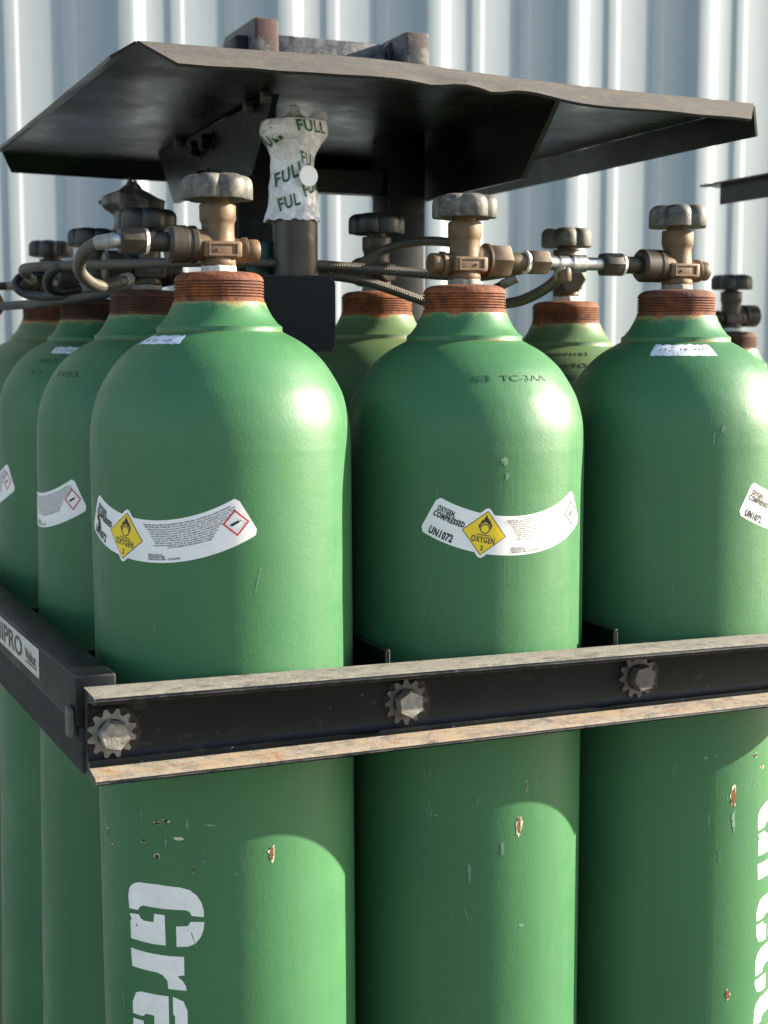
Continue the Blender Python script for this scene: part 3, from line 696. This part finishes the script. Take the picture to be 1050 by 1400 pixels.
hose([(.300, .100, .064), (.318, .085, .068), (.331, .072, .076), (.337, .065, .080)], .0052, 'short black hose poking out behind the middle neck ring', mat='rubber')
hose([(-.045, .545, .100), (-.085, .530, .098), (-.098, .510, .085), (-.085, .500, .074), (-.06, .470, .072), (-.035, .43, .078)], .0062, 'dark hose looping at the third cylinder along the rail', mat='rubber')
hose([(-.050, .8145, .100), (-.085, .80, .096), (-.105, .77, .082), (-.098, .70, .068), (-.075, .60, .066), (-.05, .47, .068), (-.01, .35, .074), (.04, .27, .085)], .0064, 'thick black hose lying low behind the left row of valves', mat='rubber')
hose([(-.068, .29, .100), (-.090, .30, .094), (-.096, .32, .08), (-.080, .345, .072), (-.04, .36, .078)], .0060, 'dark hose bending from the second cylinder valve', mat='rubber')
rng = MB(); rng.tube([(.014*math.cos(a), .004*math.sin(a*2), .016*math.sin(a)) for a in [2*PI*i/28 for i in range(29)]], .003, 10)
tag(link('copper_ring', rng.me(60), simple('copper_tint', (.25, .10, .05), .4, .6), None, (-.100, .70, H+.070)), 'small copper coloured ring hanging on the far left hose', 'ring')

# ------------------------------------------------------------------ the rack
RK = Vector((.25, .39, 0))
rack = empty('cylinder_rack', tuple(RK), 'black steel cylinder rack with canopy, lifting bail and bolted front beam', 'cylinder rack')
rl = (-RK.x, -RK.y, 0)
def part(name, me, mats, par=None, label=None):
    o = link(name, me, mats, par or rack, rl if par is None else (0, 0, 0))
    if label: o['label'] = label
    return o
# front beam: channel with flanges turned outward, slightly tapering like the picture's perspective of a rolled section
XL, XR = -.1575, .660
def zt(x): return H-.2648-.0089/.657*(x+.1655)
def zb(x): return H-.3362-.0020/.657*(x+.1655)
def beam():
    m = MB()
    def ring(x, cut):
        T, B = zt(x), zb(x)
        pr = [(-.124, T), (-.1605, T), (-.1642, T-.0010), (-.1655, T-.0032), (-.1640, T-.0062), (-.140, T-.0088), (-.1325, T-.0125), (-.1308, T-.018), (-.1308, B+.018), (-.1325, B+.0120), (-.140, B+.0082), (-.1610, B+.0056), (-.1645, B+.0038), (-.1655, B+.0020), (-.1640, B+.0003), (-.1600, B), (-.124, B)]
        return [(x+(cut*(-.124-y)/.0415 if z < (T+B)/2 or True else 0), y, z) for y, z in pr], len(pr)
    xs = [XL]+[XL+.02+(XR-XL-.02)*i/14 for i in range(15)]
    vs = []; n = 0
    for i, x in enumerate(xs):
        rg, n = ring(x, .0 if i == 0 else 0); vs += rg
    fs = []; mi = []
    top = {0, 1}; bot = {10, 11}; edge = {2, 3}
    for i in range(len(xs)-1):
        for j in range(n):
            fs.append((i*n+j, i*n+(j+1) % n, (i+1)*n+(j+1) % n, (i+1)*n+j)); mi.append(1 if j in top else 2 if j in bot else 0)
    fs += [tuple(range(n))[::-1], tuple((len(xs)-1)*n+i for i in range(n))]; mi += [0, 0]
    me = mesh(vs, fs, False, None)
    me.polygons.foreach_set('material_index', mi); sharp(me, 50); return me
fb = part('front_beam', beam(), [M['black'], M['topdust'], M['rustdust']])
def bolt(x, z, m1, m2, rot):
    b = part('bolt', None or hexa(-.0125, 0, .0130, .0022).me(30), m2)
    # the hex is built along X; turn it to face -Y
    b.rotation_euler = (rot, 0, PI/2); b.location = (x-RK.x, -.1326-RK.y+0, z)
    rs = random.Random(int(x*1e4)); pl = []
    for k in range(40):
        a = 2*PI*k/40; q = .0225*(1+.16*noise.noise((math.cos(a)*2, math.sin(a)*2, x*9))+.10*noise.noise((math.cos(a)*7, math.sin(a)*7, x*9))); pl.append((x+q*math.cos(a)+.002, z+q*math.sin(a)*1.05-.003))
    part('rust_stain', mesh(*polyfill([pl], .006, lambda a, b_: (a, -.13105, b_))), M['webrust'])
    vs = []; n = 12
    for k in range(n*4):
        a = 2*PI*k/(n*4); q = .0205 if k % 4 in (0, 1) else .0162; vs.append((0, q*math.cos(a), q*math.sin(a)))
    ring = [(0, .012*math.cos(2*PI*k/(n*4)), .012*math.sin(2*PI*k/(n*4))) for k in range(n*4)]
    N_ = n*4; V = [(x_+o, y, zz) for o in (.0, .0016) for (x_, y, zz) in vs]+[(x_+o, y, zz) for o in (.0, .0016) for (x_, y, zz) in ring]
    F = [(k, (k+1) % N_, N_+(k+1) % N_, N_+k) for k in range(N_)]+[(k, 2*N_+k, 2*N_+(k+1) % N_, (k+1) % N_) for k in range(N_)]+[(N_+k, N_+(k+1) % N_, 3*N_+(k+1) % N_, 3*N_+k) for k in range(N_)]
    w = link('tooth_washer', mesh(V, F), m1, b, (-.0003, 0, 0))
    sh = link('shank', MB().lathe([(.0085, 0), (.0085, .018)], 20, 'X').me(40), m2, b)
    return b
bolt(-.1370, H-.3030, M['washer'], M['bolt'], .2); bolt(.1245, H-.3028, M['darkwasher'], M['bolt'], .45); bolt(.3660, H-.3020, M['darkwasher'], M['darkwasher'], .9)
# left rail: nameplate tube over an outward angle
zr = H
def skew(me):
    p = Vector((-.145, -.12, 0)); me.transform(Matrix.Translation(p) @ Matrix.Rotation(math.radians(1.7), 4, 'Z') @ Matrix.Translation(-p)); return me
part('side_tube', skew(MB().box(-.1640, -.1290, -.1195, .98, zr-.2980, zr-.2565).me(40, .003, 2)), M['black'])
part('lower_rail', skew(MB().box(-.1605, -.1290, -.1235, .98, zr-.3372, zr-.2984).me(40, .0025, 2)), M['dirtyblack'])
part('corner_tab', MB().box(-.1690, -.1643, -.1190, -.1020, zr-.3080, zr-.2830).me(40, .001, 1), M['darkwasher'])
part('side_rail', MB().box(.620, .660, -.1235, .98, zr-.3380, zr-.2650).me(40, .003, 2), M['black'])
part('rear_beam', MB().box(-.160, .660, .985, 1.02, zr-.3370, zr-.2650).me(40, .003, 2), M['black'])
for x in (.1234, .3650):
    part('divider_plate', MB().box(x-.0025, x+.0025, -.0950, .97, zr-.3300, zr-.2630).me(40, .0008, 1), M['black'])
    part('divider_clip', MB().box(x-.016, x-.0027, -.1238, -.1190, zr-.325, zr-.281).box(x-.0060, x-.0027, -.1188, -.0900, zr-.325, zr-.281).me(40, .0006, 1), M['black'])
for y in (.1350, .4000, .6600):
    part('cross_divider', MB().box(-.120, .1205, y-.0025, y+.0025, zr-.330, zr-.288).box(.1262, .3622, y-.0025, y+.0025, zr-.330, zr-.288).box(.3678, .615, y-.0025, y+.0025, zr-.330, zr-.288).me(40), M['black'])
# nameplate on the tube face (reads from the left side)
npl = part('nameplate', skew(MB().box(-.1653, -.1639, .0150, .350, zr-.2862, zr-.2592).me(40, .0006, 1)), M['plate'])
def side_text(s_, y0, z0, cap, w, bold):
    vs, fs = text(s_, cap, w, bold); return [(-.16560, y0-x, z0+y) for x, y, _ in vs], fs
q = MB(); q.add(*side_text('UNIPRO', .262, zr-.2805, .0178, .176, .020)); q.add(*side_text('Weldcot', .073, zr-.2770, .0100, .048, .02)); q.box(-.1659, -.1654, .0225, .069, zr-.2798, zr-.2788)
link('lettering', skew(q.me()), M['ink'], npl)
# base frame and deck
part('deck', MB().box(-.160, .660, -.160, 1.02, .085, .118).me(40, .003, 1), M['black'])
for x in (-.08, .50): part('skid', MB().box(x, x+.08, -.16, 1.02, .003, .0845).me(40, .004, 1), M['black'])
for (x, y) in ((-.158, .982), (.622, .982)):
    part('corner_upright', MB().box(x, x+.034, y, y+.034, .1185, zr-.3385).me(40, .003, 1), M['black'])
# centre bracket post carrying the wrapped pipe
bp = MB()
P = []
x0, x1, zc_, rad = .0745, .1475, zr+.0810, .010
for k in range(7): a = PI/2-k*PI/12; P.append((x1-rad+rad*math.cos(a), zc_-rad+rad*math.sin(a)))
outer = [(x0, zc_-.0)]+P+[(x1, zr+.010), (x1-.004, zr+.004)]
vs = [(x, y-.022*(x-x0)/(x1-x0), z) for y in (.112, .1185) for x, z in outer+[(x0, zr+.004)]]
n = len(outer)+1
bp.add(vs, [tuple(range(n)), tuple(range(2*n-1, n-1, -1))]+[(i, i+n, (i+1) % n+n, (i+1) % n) for i in range(n)])
bp.box(x0+.003, x1-.004, .1188, .165, zr+.0745, zr+.0806); bp.box(x1-.0065, x1-.0004, .0990, .165, zr+.012, zr+.068)
part('pipe_bracket', bp.me(35), M['black'])
part('bracket_post', MB().box(.102, .132, .1215, .155, .1185, zr+.0735).me(40, .003, 1), M['black'])
GX, GY = .1205, .132
part('guide_pipe', MB().lathe([(.0195, zr+.081), (.0228, zr+.0812), (.0228, zr+.139), (.0195, zr+.1392), (.0195, zr+.09)], 48, c=(GX, GY, 0)).me(40), M['pipe'])
part('green_cap', MB().lathe([(.0150, zr+.078), (.0165, zr+.079), (.0165, zr+.1150), (.0155, zr+.1170), (.006, zr+.1172)], 32, c=(.0960, .165, 0)).me(40), M['greenpipe'])
# posts, cross bar and lifting bail
for (x, y) in ((.1630, .400), (.3600, .410)):
    part('centre_post', MB().box(x-.026, x+.026, y-.026, y+.026, .1185, zr+.372).me(40, .004, 2), M['black'])
part('post_bar', MB().box(.1892, .3338, .394, .420, zr+.199, zr+.228).me(40, .002, 1), M['black'])
def baltube(xa, xb, ya, yb):
    m = MB(); m.box(xa, xb, ya, yb, zr+.310, zr+.3885); me = m.me(None, .005, 2)
    for p in me.polygons:
        if p.normal.y < -.7: p.material_index = 1
    return sharp(me, 40)
part('bail_tube', baltube(.1520, .1830, .350, .470), [M['tube'], M['tubeend']], label='left short square tube with rust-red end')
part('bail_tube', baltube(.3420, .3755, .350, .470), [M['tube'], M['tubeend']], label='right short square tube with rust-red end')
part('bail_bar', MB().box(.1832, .3418, .405, .445, zr+.335, zr+.3830).me(40, .004, 2), M['tube'])
part('bail_gusset', MB().add([(.285, .392, zr+.33), (.3418, .392, zr+.33), (.3418, .392, zr+.384), (.3418, .4048, zr+.33), (.285, .4048, zr+.33), (.3418, .4048, zr+.384)], [(0, 1, 2), (3, 4, 5), (0, 4, 3, 1), (1, 3, 5, 2), (2, 5, 4, 0)]).me(), M['tube'])
# canopy: flat sheet with four lips folded down and outward, notched at the corners
can = None
FL, FR, BR, BL = (-.0690, .0120, .2750), (.6020, .0230, .2690), (.6020, .730, .2690), (-.0750, .7340, .2750)
def lerp(a, b, t_): return tuple(a[i]+(b[i]-a[i])*t_ for i in range(3))
def crown(t_):                                    # slight upward bow of the front edge
    return .0062*math.exp(-((t_-.33)/.22)**2)
NX = 48
def sheet():
    vs = []; NY = 16
    for j in range(NY+1):
        for i in range(NX+1):
            t_, w = i/NX, j/NY; a = lerp(FL, FR, t_); b = lerp(BL, BR, t_); p = lerp(a, b, w)
            z = p[2]+crown(t_)*(1-w)**2+.0012*noise.noise((p[0]*6, p[1]*6, 1))
            vs.append((p[0], p[1], zr+z-.0030))
    fs = [(j*(NX+1)+i, j*(NX+1)+i+1, (j+1)*(NX+1)+i+1, (j+1)*(NX+1)+i) for j in range(NY) for i in range(NX)]
    return vs, fs
def thick(vs, fs, th, up):
    """solid sheet: a second skin displaced by th along `up`"""
    n = len(vs); e = {}
    for f in fs:
        for a, b in zip(f, f[1:]+f[:1]): e[(a, b)] = 1
    F = list(fs)+[tuple(i+n for i in f)[::-1] for f in fs]
    for (a, b) in e:
        if (b, a) not in e: F.append((b, a, a+n, b+n))
    return vs+[(x+up[0]*th, y+up[1]*th, z+up[2]*th) for x, y, z in vs], F
V_, F_ = sheet(); sv = V_
me = mesh(*thick(V_, F_, .003, (0, 0, 1)))
for p in me.polygons:
    if p.normal.z > .5: p.material_index = 1
can = part('canopy_sheet', sharp(me, 40), [M['canopy'], M['lip']])
def lip(pts, dx, dy, dz, in0, in1, dent=None, m=None):
    """folded strip below edge points; in0/in1 = mitre inset along the edge at each end"""
    n = len(pts); vs = []; e = (Vector(pts[-1])-Vector(pts[0])).normalized()
    for k in range(5):
        w = k/4
        for i, p in enumerate(pts):
            t_ = i/(n-1); ins = (in0*(1-t_)-in1*t_)*w; d_ = dent(t_) if dent else 0
            vs.append((p[0]+dx*w+e.x*ins, p[1]+dy*w+e.y*ins, p[2]+dz*w+d_*w*w))
    fs = [(k*n+i, k*n+i+1, (k+1)*n+i+1, (k+1)*n+i) for k in range(4) for i in range(n-1)]
    nn = Vector((0, 0, 1)); N3 = (-dx*0, 0, 0)
    o = Vector((dx, dy, 0)).normalized()*abs(dz)+Vector((0, 0, math.hypot(dx, dy))); o.normalize()
    me = mesh(*thick(vs, fs, .003, tuple(o)))
    for p in me.polygons:
        if p.normal.dot(o) > .3: p.material_index = 1
    return sharp(me, 40)
front = [Vector(sv[i])+Vector((0, -.0004, 0)) for i in range(NX+1)]
def bumps(t_):
    return .0030*math.exp(-((t_-.46)/.045)**2)+.0042*math.exp(-((t_-.575)/.055)**2)-.0028*math.exp(-((t_-.40)/.03)**2)-.0032*math.exp(-((t_-.505)/.022)**2)-.0016*math.exp(-((t_-.68)/.05)**2)+.0008*noise.noise((t_*14, 3, 3))
link('front_lip', lip(front, 0, -.0310, -.0225, .0270, .0270, bumps), [M['canopy'], M['lip']], can)
rt_ = [Vector(sv[j*(NX+1)+NX])+Vector((.0004, 0, 0)) for j in range(17)]
link('right_lip', lip(rt_, .0080, 0, -.0310, .004, .004), [M['canopy'], M['lip']], can)
lf = [Vector(sv[j*(NX+1)])+Vector((-.0004, 0, 0)) for j in range(16, -1, -1)]
link('left_lip', lip(lf, -.0180, 0, -.0100, .012, .022), [M['canopy'], M['lip']], can)
bk = [Vector(sv[16*(NX+1)+i])+Vector((0, .0004, 0)) for i in range(NX, -1, -1)]
link('rear_lip', lip(bk, 0, .020, -.024, .015, .015), [M['canopy'], M['lip']], can)
# two hanging plates under the canopy, bolted to it
def hang(x, lab, y0):
    z1 = zr+.2690; z0 = zr+.1960
    y1 = .640
    P = [(y0, z1), (y1, z1), (y1-.075, z0), (y0+.075, z0)]
    return part('hanging_plate', MB().prism(P, x-.003, x+.003).me(40), M['canopy'], label=lab)
hl = hang(.1160, 'left hanging plate under the canopy', .1720); hang(.4020, 'right hanging plate under the canopy', .0900)
for (y, z) in ((.395, .2500), (.440, .2480), (.415, .2100), (.460, .2080)):
    part('plate_bolt', hexa(-.014, 0, .0105, .002).lathe([(.013, -.0015), (.013, 0)], 20, 'X').me(30), M['black']).location = (.1128-RK.x, y-RK.y, zr+z)
for (y, z) in ((.24, .266), (.52, .266), (.182, .267)):
    part('clip_nut', hexa(-.010, 0, .0065, .0015).me(30), M['darkwasher']).location = (.1128-RK.x, y-RK.y, zr+z)
part('rear_gusset', MB().add([(.2100, .62, zr+.245), (.262, .62, zr+.243), (.262, .62, zr+.205), (.228, .62, zr+.200), (.2100, .626, zr+.245), (.262, .626, zr+.243), (.262, .626, zr+.205), (.228, .626, zr+.200)], [(0, 1, 2, 3), (7, 6, 5, 4), (0, 4, 5, 1), (1, 5, 6, 2), (2, 6, 7, 3), (3, 7, 4, 0)]).me(40), M['brown'])
part('rear_cross_bar', MB().box(.1195, .3985, .600, .618, zr+.238, zr+.2700).me(40, .002, 1), M['canopy'])

# ------------------------------------------------------------------ plastic sleeve over the guide pipe
PW = [(.0030, .2520), (.0050, .2505), (.0058, .2470), (.0072, .2430), (.0130, .2395), (.0230, .2370), (.0310, .2355), (.0336, .2335), (.0340, .2230), (.0328, .2195), (.0262, .2120), (.0222, .2030), (.0205, .1930), (.0212, .1800), (.0226, .1690), (.0236, .1590), (.0246, .1500), (.0260, .1400), (.0270, .1365)]
def wr(z):
    for (ra, a), (rb, b) in zip(PW, PW[1:]):
        if a >= z >= b: return ra+(rb-ra)*(a-z)/(a-b)
    return PW[-1][0] if z < .15 else PW[0][0]
ws = spline([(rr, z, 0) for rr, z in PW], 4)
_WS = sorted((p.y, p.x) for p in ws)
def wr(z):
    if z <= _WS[0][0]: return _WS[0][1]
    for (a, ra), (b, rb) in zip(_WS, _WS[1:]):
        if z <= b: return ra+(rb-ra)*(z-a)/max(1e-9, b-a)
    return _WS[-1][1]
def wdisp(a, z):
    k = min(1, max(0, (.237-z)/.03))
    ca, sa = math.cos(a), math.sin(a)
    rid = abs(noise.noise((ca*1.6, sa*1.6, z*26)))+.6*abs(noise.noise((ca*3.6+4, sa*3.6, z*55)))
    return k*(.0040*rid-.0026)+(.0008*noise.noise((ca*3, sa*3, z*90)))+(.0045*max(0, math.cos(a-D(175)))**6*k)
def wz(a, z): return z+(.003*noise.noise((math.cos(a)*4, math.sin(a)*4, 9)) if z < .1366 else 0)
ws = spline([(rr, z, 0) for rr, z in PW], 4); seg = 96; vs = []
for p in ws:
    for i in range(seg):
        a = 2*PI*i/seg; q = p.x+wdisp(a, p.y); vs.append((q*math.cos(a), q*math.sin(a), wz(a, p.y)))
nR = len(ws); fs = [(j*seg+i, j*seg+(i+1) % seg, (j+1)*seg+(i+1) % seg, (j+1)*seg+i) for j in range(nR-1) for i in range(seg)]+[tuple(range(seg))]
wrap = empty('plastic_wrap', (GX, GY, H), 'cloudy plastic sleeve printed FULL wrapped over the upright brown pipe', 'plastic wrap')
link('sleeve', mesh(vs, fs, True), M['plastic'], wrap)
fm = MB()
face = math.atan2(-1.2621-GY, -.388-GX)             # bearing of the front of the sleeve
def sleeve_text(s_, off, z, cap, w, skew):
    v_, f_ = text(s_, cap, w, .022); o = []
    for x, y, _ in v_:
        zz = z+y+skew*x; xx = x-(y*.25); rr = wr(zz); a = face+off+xx/max(rr, .018); q = rr+max(wdisp(a+d_, zz+e_) for d_ in (-.06, 0, .06) for e_ in (-.0012, 0, .0012))+.0006
        o.append((q*math.cos(a), q*math.sin(a), zz))
    fm.add(o, f_)
sleeve_text('FULL', D(-80), .2055, .0118, .0300, .36); sleeve_text('FULL', D(6), .2222, .0108, .0330, -.02); sleeve_text('FULL', D(-48), .1690, .0128, .0290, .50)
sleeve_text('FULL', D(22), .1930, .0120, .0250, -.30); sleeve_text('FUL', D(-36), .1450, .0120, .0210, .32); sleeve_text('FULL', D(26), .1590, .0115, .0270, .5)
link('lettering', fm.me(), M['inkgreen'], wrap)
dd = face+D(28); dc = Vector((math.cos(dd), math.sin(dd), 0)); dw = Vector((-dc.y, dc.x, 0))
ctr = dc*.0285+Vector((0, 0, .1790)); dv = []
for o in (0, .0012): dv += [tuple(ctr+dc*o+(dw*math.cos(2*PI*k/36)+Vector((0, 0, 1))*math.sin(2*PI*k/36))*.0102) for k in range(36)]
link('white_disc', mesh(dv, [tuple(range(36))[::-1], tuple(range(36, 72))]+[(k, (k+1) % 36, 36+(k+1) % 36, 36+k) for k in range(36)]), M['disc'], wrap)
fl_ = [(.010, -.006, .2370), (.030, -.016, .2375), (.027, -.018, .2440), (.017, -.010, .2465)]
link('plastic_flap', mesh(*thick(fl_, [(0, 1, 2, 3)], .0006, (.3, .9, .1))), M['plastic'], wrap)
# a second wrapped pipe end at the back left
w2 = empty('wrapped_pipe_end', (.0430, .500, H), 'crumpled dirty plastic over a pipe end behind the left valves', 'plastic wrap')
vs = []; PR2 = [(.004, .212), (.010, .208), (.012, .203), (.026, .196), (.033, .192), (.033, .182), (.024, .176), (.020, .166), (.021, .150), (.023, .135)]
for (rr, z) in PR2:
    for i in range(48):
        a = 2*PI*i/48; q = rr*(1+.5*noise.noise((math.cos(a)*1.7+3, math.sin(a)*1.7, z*45))+.25*noise.noise((math.cos(a)*4, math.sin(a)*4, z*90)))
        vs.append((q*math.cos(a), q*math.sin(a), z+.012*noise.noise((math.cos(a)*2, math.sin(a)*2, z*30+5))))
fs = [(j*48+i, j*48+(i+1) % 48, (j+1)*48+(i+1) % 48, (j+1)*48+i) for j in range(len(PR2)-1) for i in range(48)]+[tuple(range(48))]
link('sleeve', sharp(mesh(vs, fs), 25), M['greyplastic'], w2)
link('pipe_stub', MB().lathe([(.0180, -.20), (.0180, .140), (.008, .1402)], 32).me(40), M['pipe'], w2)

# ------------------------------------------------------------------ neighbouring rack, far right
n0 = Vector((1.2, .40, 0))
nb = empty('neighbour_rack', tuple(n0), 'dark canopy of a second rack at the right edge, out of focus', 'cylinder rack')
nl = tuple(-n0)
cs = link('canopy_sheet', MB().box(.915, 1.55, .225, .55, zr+.2510, zr+.2540).me(40), M['canopy'], nb, nl)
link('side_lip', MB().box(.930, .9330, .225, .520, zr+.2230, zr+.2508).me(40), M['canopy'], cs)
link('centre_post', MB().box(1.27, 1.32, .37, .42, .1185, zr+.2508).me(40, .004, 1), M['black'], nb, nl)
link('deck', MB().box(.86, 1.62, .25, 1.02, .085, .118).me(40, .004, 1), M['black'], nb, nl)
for x in (.90, 1.5): link('skid', MB().box(x, x+.08, .25, 1.02, .003, .0845).me(40, .004, 1), M['black'], nb, nl)
cylinder(.985, .560, 'blurred dark-valved cylinder of the neighbouring rack at the right edge', 0, 'blackwheel', body='darknut', dz=-.040, spin=.3, rust_shade=.95, group='cylinders in the neighbouring rack')
